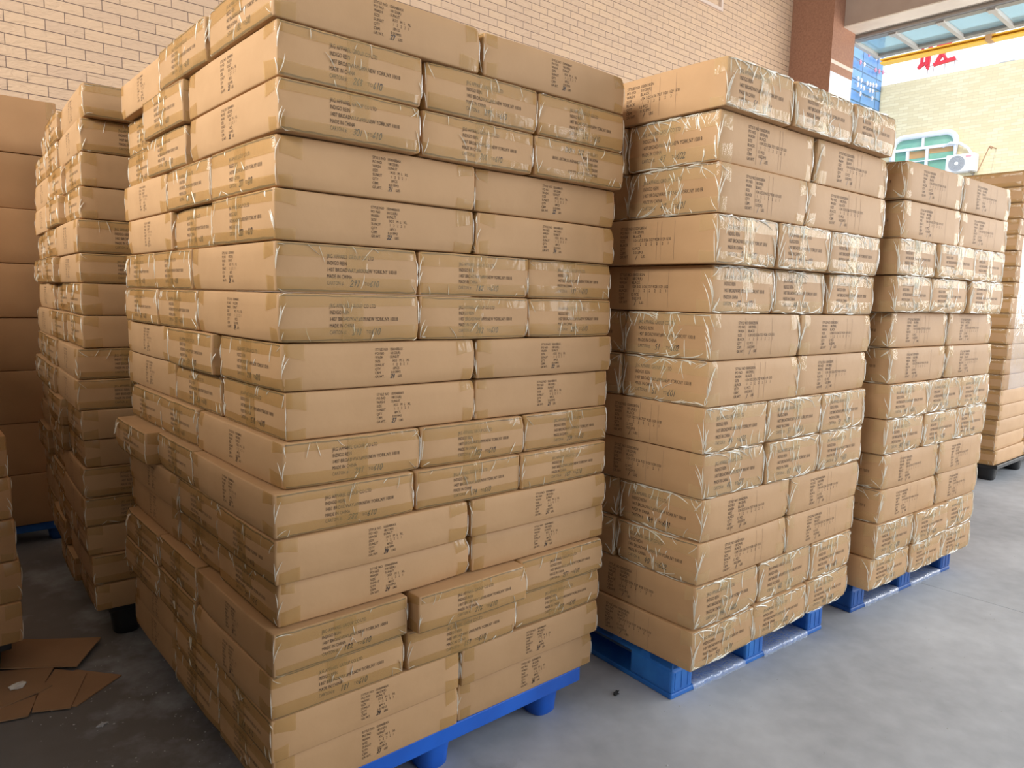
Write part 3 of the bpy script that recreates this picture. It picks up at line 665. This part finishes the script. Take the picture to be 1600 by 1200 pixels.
# opposite building
m,nn,l,p = mat('cream_tiles'); tc = nd(nn,'ShaderNodeTexCoord'); mp = nd(nn,'ShaderNodeMapping'); mp.inputs['Rotation'].default_value=(math.pi/2,0,math.pi/2)
sxy = nd(nn,'ShaderNodeSeparateXYZ'); cxy = nd(nn,'ShaderNodeCombineXYZ'); l.new(tc.outputs['Object'],sxy.inputs[0]); l.new(sxy.outputs[1],cxy.inputs[0]); l.new(sxy.outputs[2],cxy.inputs[1])
bt = nd(nn,'ShaderNodeTexBrick'); l.new(cxy.outputs[0],bt.inputs[0]); bt.inputs['Scale'].default_value=1; bt.inputs['Brick Width'].default_value=.26; bt.inputs['Row Height'].default_value=.075; bt.inputs['Mortar Size'].default_value=.006
bt.inputs['Color1'].default_value=(.74,.62,.38,1); bt.inputs['Color2'].default_value=(.84,.74,.50,1); bt.inputs['Mortar'].default_value=(.68,.56,.34,1); bt.inputs['Bias'].default_value=-.2
l.new(bt.outputs[0],p.inputs['Base Color']); p.inputs['Roughness'].default_value=.7
root = empty('cream_building'); tag(root,'cream tiled building across the yard with a rounded window','building')
X0=200*U
b = MB(); b.box((X0,-6,0),(X0+3,74.3*U,zz(69.5))); b.build('wall', m, root)
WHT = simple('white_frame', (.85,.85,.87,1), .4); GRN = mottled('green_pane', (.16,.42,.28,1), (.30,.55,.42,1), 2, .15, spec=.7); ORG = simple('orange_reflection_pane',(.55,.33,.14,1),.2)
def quad_x(bld, pts, x0, x1, mi=0):   # prism on the facade: pts (y,z) in units
    n_=len(pts); vs=[(x0,y*U,zz(z)) for y,z in pts]+[(x1,y*U,zz(z)) for y,z in pts]
    bld.add(vs,[tuple(range(n_)),tuple(range(n_,2*n_))[::-1]]+[(i,n_+i,n_+(i+1)%n_,(i+1)%n_) for i in range(n_)],mi)
fr_ = empty('window_frame'); fr_.parent = root
yl,yr,zb,zt2 = 69.6,54.6,43.5,55.0
arc=[]
for k in range(7): a=math.pi*k/12; arc.append((yl-2.6+2.6*math.cos(math.pi/2*(1-k/6)) if False else yl-2.6+2.6*math.cos(a), zt2-2.6+2.6*math.sin(a)))
arc2=[]
for k in range(7): a=math.pi/2+math.pi*k/12; arc2.append((yr+2.6+2.6*math.cos(a), zt2-2.6+2.6*math.sin(a)))
path=[(yl,zb)]+arc+arc2+[(yr,zb)]
b = MB(); b.tube([(X0-.06,y*U,zz(z)) for y,z in path],.075,8)
b.box((X0-.1,yr*U,zz(51.4)),(X0-.02,yl*U,zz(52.1)))
for y in (65.8,61.1,57.9): 
    if y!=57.9: b.box((X0-.09,y*U-.035,zz(zb)),(X0-.02,y*U+.035,zz(51.4)))
b.box((X0-.09,62.3*U-.03,zz(51.4)),(X0-.02,62.3*U+.03,zz(54.6))); b.box((X0-.08,yr*U,zz(48.4)),(X0-.02,65.8*U,zz(48.65)))
b.box((X0-.09,yr*U,zz(zb)-.03),(X0-.02,yl*U,zz(zb)+.03))
fo = b.build('window_frame', WHT, root, smooth=False); bpy.data.objects.remove(fr_)
b = MB(); quad_x(b,[(yl-.2,zb)]+[(y-.15,z-.15) for y,z in arc]+[(y+.15,z-.15) for y,z in arc2]+[(yr+.2,zb)],X0-.015,X0-.002,0)
b.build('window_glass', GRN, root)
b = MB(); b.box((X0-.022,61.4*U,zz(49.4)),(X0-.016,65.5*U,zz(51.2))); b.box((X0-.022,55*U,zz(50.2)),(X0-.016,60.8*U,zz(51.4))); b.build('glass_reflection', ORG, root)  # orange reflection painted on the glass as thin panels
# air conditioner
root = empty('air_conditioner'); tag(root,'white outdoor air conditioner unit with round fan grille beside the rounded window','air conditioner')
b = MB(); b.box((X0-.36,49.2*U,zz(44.4)),(X0-.04,55.6*U,zz(48.6)),bev=.02); b.build('housing', WHT, root)
GRY = simple('fan_grey',(.45,.46,.48,1),.5)
b = MB(); cy,cz=53.1*U,zz(46.4); N=32
for rr in (.19,.155,.12,.085): b.tube([(X0-.372,cy+rr*math.cos(2*math.pi*k/N),cz+rr*math.sin(2*math.pi*k/N)) for k in range(N+1)],.007,5,caps=False)
for k in range(12): a=2*math.pi*k/12; b.tube([(X0-.372,cy+.03*math.cos(a),cz+.03*math.sin(a)),(X0-.372,cy+.19*math.cos(a),cz+.19*math.sin(a))],.005,5)
b.build('fan_grille', GRY, root)
b = MB(); V=[(X0-.364,cy+.185*math.cos(2*math.pi*k/N),cz+.185*math.sin(2*math.pi*k/N)) for k in range(N)]; b.add(V+[(v[0]+.003,v[1],v[2]) for v in V],[tuple(range(N))[::-1],tuple(range(N,2*N))]+[(k,(k+1)%N,N+(k+1)%N,N+k) for k in range(N)]); b.build('fan_opening', GRY, root)
b = MB(); b.tube([(X0-.38,cy,cz),(X0-.362,cy,cz)],.045,14); b.build('fan_hub', WHT, root)
b = MB(); b.box((X0-.363,50.0*U,zz(47.7)),(X0-.3595,51.2*U,zz(48.15))); b.build('red_badge', simple('faded_red',(.75,.35,.38,1),.5), root)
b = MB(); b.tube([(X0-.05,57.5*U,zz(51.5)),(X0-.15,55.5*U,zz(52.0)),(X0-.12,53.5*U,zz(51.7)),(X0-.1,51.8*U,zz(50.4)),(X0-.12,50.6*U,zz(48.7))],.035,8); b.build('hose', WHT, root)
b = MB()
for y in (50.2,54.6): b.box((X0-.34,y*U-.02,zz(44.0)),(X0,y*U+.02,zz(44.4))); b.box((X0-.03,y*U-.02,zz(42.5)),(X0,y*U+.02,zz(44.4)))
b.build('bracket', MET, root)
b = MB(); b.tube([(X0-.7,47.3*U,zz(43.4)),(X0-.5,45.9*U,zz(49.3))],.012,6); b.tube([(X0-.5,45.9*U,zz(49.3)),(X0,45.9*U,zz(49.6))],.012,6); b.tube([(X0-.5,45.9*U,zz(49.3)),(X0-.5,45.3*U,zz(48.9))],.03,8)
tag(b.build('wall_pipe', simple('rust_pipe',(.40,.22,.12,1),.7)),'thin rusty rod slanting out from the cream wall','rod')
# rooftop letters
RED = simple('red_sign', (.75,.035,.055,1), .5); Xs=198*U+.4
root = empty('rooftop_sign'); tag(root,'red rooftop sign characters standing above the cream building','sign')
def strokes(name, polys):
    b = MB()
    for i,P in enumerate(polys): quad_x(b,[(y+1.0,z+.5) for y,z in P],Xs-.012*i,Xs+.06)
    return b.build(name, RED, root)
strokes('sign_character',[[(64.6,77.6),(64.1,77.4),(64.0,73.4),(65.0,72.0),(65.3,72.4),(64.7,73.6)],[(65.0,72.0),(65.3,72.6),(63.2,73.8),(62.9,73.2)],[(62.9,77.6),(62.1,77.4),(62.5,71.4),(63.1,71.7)],[(63.4,75.2),(62.9,75.3),(62.6,72.8),(63.3,72.2)],[(64.6,77.7),(61.9,78.2),(61.9,77.6),(64.6,77.1)]])
strokes('sign_character',[[(61.0,77.0),(57.4,77.8),(57.3,77.1),(60.9,76.3)],[(58.9,76.9),(57.6,76.9),(60.2,73.0),(61.2,72.4),(60.9,73.6)],[(61.3,72.0),(61.5,72.7),(56.6,73.4),(56.2,72.6),(58.6,72.3)],[(59.8,74.6),(59.2,74.8),(58.2,73.2),(58.8,73.0)]])
b = MB()
for y in (64.0,62.6,60.0,57.8): b.tube([(Xs+.1,y*U,zz(69.5)),(Xs+.1,y*U,zz(76.5))],.012,5)
for z in (73.0,76.4): b.tube([(Xs+.1,65*U,zz(z)),(Xs+.1,57*U,zz(z))],.012,5)
b.build('support_frame', simple('sign_frame',(.7,.7,.7,1),.5), root)
b = MB(); b.box((X0+.1,44.2*U,zz(69.5)),(X0+.5,47.5*U,zz(70.1)),bev=.02); tag(b.build('roof_vent', simple('vent_grey',(.45,.45,.47,1),.6)),'small grey box on the roof edge of the cream building','vent')
# blue glazed building behind
m,nn,l,p = mat('blue_panels'); tc = nd(nn,'ShaderNodeTexCoord'); sxy = nd(nn,'ShaderNodeSeparateXYZ'); l.new(tc.outputs['Object'],sxy.inputs[0])
cxy = nd(nn,'ShaderNodeCombineXYZ'); l.new(sxy.outputs[0],cxy.inputs[0]); l.new(sxy.outputs[2],cxy.inputs[1]); bt = nd(nn,'ShaderNodeTexBrick'); l.new(cxy.outputs[0],bt.inputs[0])
bt.offset=0; bt.inputs['Scale'].default_value=1; bt.inputs['Brick Width'].default_value=.9; bt.inputs['Row Height'].default_value=.27; bt.inputs['Mortar Size'].default_value=.02
bt.inputs['Color1'].default_value=(.12,.32,.72,1); bt.inputs['Color2'].default_value=(.25,.50,.85,1); bt.inputs['Mortar'].default_value=(.05,.16,.30,1)
l.new(bt.outputs[0],p.inputs['Base Color']); p.inputs['Roughness'].default_value=.2
root = empty('blue_building'); tag(root,'blue glazed building end seen between the pillar and the canopy','building')
b = MB(); b.box((165*U,74.45*U,0),(200.5*U,74.45*U+2,9.6)); b.build('wall', m, root)
LAMP = simple('lamp_white',(.9,.85,.9,1),.4); LPK = simple('lamp_pink',(.85,.35,.5,1),.4)
root = empty('bunting'); tag(root,'strings of small white and pink lanterns across the blue building','string of lanterns')
b = MB(); b2=MB(); b3=MB(); rb = random.Random(2)
for q,z in enumerate((75.4,72.4,68.3,66.8,65.0)):
    ybl = 73.6; pts=[((183+ (18 if q<2 else 14)*k/8)*U, ybl*U, zz(z+ .55*k/8*(1) - .5*math.sin(math.pi*k/8))) for k in range(9)]; b.tube(pts,.008,4)
    for k in range(1,8):
        if rb.random()<.75: (b3 if (q<2 and rb.random()<.6) else b2).tube([Vector(pts[k])+Vector((0,0,-.06)),Vector(pts[k])+Vector((0,0,.0)),Vector(pts[k])+Vector((0,0,.06))],[.015,.036,.015],6)
b.build('cord', MET, root); b2.build('lantern', LAMP, root); b3.build('lantern', LPK, root)
# cable trunking on the brick wall
b = MB(); b.box((72*U,Z-.03,zz(48.6)),(79.4*U,Z-.001,zz(49.0))); b.box((79.0*U,Z-.03,zz(49.0)),(79.4*U,Z-.001,7.3)); tag(b.build('cable_trunking', STR),'pale cable trunking with a right angle bend high on the brick wall','trunking')

# ------------------------------------------------------------------ things on the floor
def sheet(poly, z0, label, name='cardboard_sheet', th=.004):
    b = MB(); b.prism([(x*U,y*U) for x,y in poly], z0, z0+th); return tag(b.build(name, [CARDY]), label, 'cardboard')
sheet([(-1.81,11.52),(-.8,10.32),(-2.22,9.25),(-3.0,9.7),(-2.6,11.5)][::-1],.001,'flattened cardboard piece on the floor pointing right, lowest of the pile')
sheet([(-3.05,10.45),(-2.35,11.9),(-1.62,11.06),(-2.39,9.18),(-3.27,9.59)][::-1],.0055,'square cardboard piece lying in the middle of the floor pile')
sheet([(-4.05,10.3),(-2.98,10.55),(-3.38,9.44),(-4.12,9.63)][::-1],.0055,'small cardboard corner nearest the camera at the left edge')
sheet([(-3.7,12.71),(-2.37,11.96),(-2.74,11.09),(-2.59,10.78),(-2.94,10.61),(-3.95,10.3),(-4.4,11.6)][::-1],.010,'torn cardboard sheet with white crumpled paper on it')
sheet([(-3.45,15.15),(-2.46,14.31),(-.79,13.18),(-1.81,11.52),(-3.69,12.81)][::-1],.0145,'largest cardboard sheet lying flat beside the low pile')
def crumple(x,y,z,s,name,mt,label,cat,seed,flat=.6):
    b = MB(); rc=random.Random(seed); bm=bmesh.new(); bmesh.ops.create_icosphere(bm,subdivisions=2,radius=1)
    vs=[]
    for v in bm.verts:
        k=1+noise.noise(v.co*2.2+Vector((seed,0,0)))*.9; vs.append((v.co.x*k*s*1.5,v.co.y*k*s*.8,max(-flat*s*.6,v.co.z*k*s*flat)+flat*s*.6))
    b.add(vs,[tuple(v.index for v in f.verts) for f in bm.faces]); bm.free()
    o=b.build(name,mt,loc=(x*U,y*U,z)); o.rotation_euler.z=.4; return tag(o,label,cat)
crumple(-3.42,11.2,.0145,.016,'crumpled_paper',simple('scrap_paper',(.75,.70,.62,1),.7),'small crumpled scrap of white paper on the cardboard sheets','paper scrap',3)
crumple(10.68,-.15,.0,.010,'dirt_clod',simple('dark_dirt',(.03,.03,.03,1),.9),'small dark clod on the floor between the two blue pallets','dirt',5)
crumple(-1.86,7.79,.0,.009,'plastic_scrap',simple('grey_scrap',(.5,.5,.5,1),.6),'small pale scrap on the dark floor below the cardboard pieces','scrap',8)
b = MB(); rd=random.Random(11)
for _ in range(230):
    if rd.random()<.6: x,y=rd.uniform(-3.5,.6),rd.uniform(3.5,13)
    else: x,y=rd.uniform(4,40),rd.uniform(-9,-1)
    s=rd.uniform(.0012,.0035); a=rd.uniform(0,3.14); V=[]
    for k in range(4): V.append((x*U+s*math.cos(a+k*1.57)*rd.uniform(.5,1.5),y*U+s*math.sin(a+k*1.57)*rd.uniform(.5,1.5),.0004))
    V.append((x*U,y*U,.0022)); b.add(V,[(0,1,4),(1,2,4),(2,3,4),(3,0,4),(3,2,1,0)])
tag(b.build('floor_debris', simple('debris',(.55,.55,.53,1),.8)),'tiny pale crumbs scattered over the concrete floor','debris',kind='stuff')
# milky stretch film round the upper part of the last stack
b = MB(); V=[];F=[]; nx,nz=26,30
for i in range(nx+1):
    for j in range(nz+1):
        x=.25+13.2*i/nx; z=5.4+13.6*j/nz; V.append((x*U, -.028-.006*noise.noise(Vector((x*2,z*2,0))), zz(z)))
for i in range(nx):
    for j in range(nz): a=i*(nz+1)+j; F.append((a,a+nz+1,a+nz+2,a+1))
b.add(V,F); o=b.build('stretch_film', WRAP, smooth=True, loc=(52.4*U,1.29*U,0)); o.rotation_euler.z=-.02
tag(o,'milky stretch film around the upper layers of the last stack','plastic film')
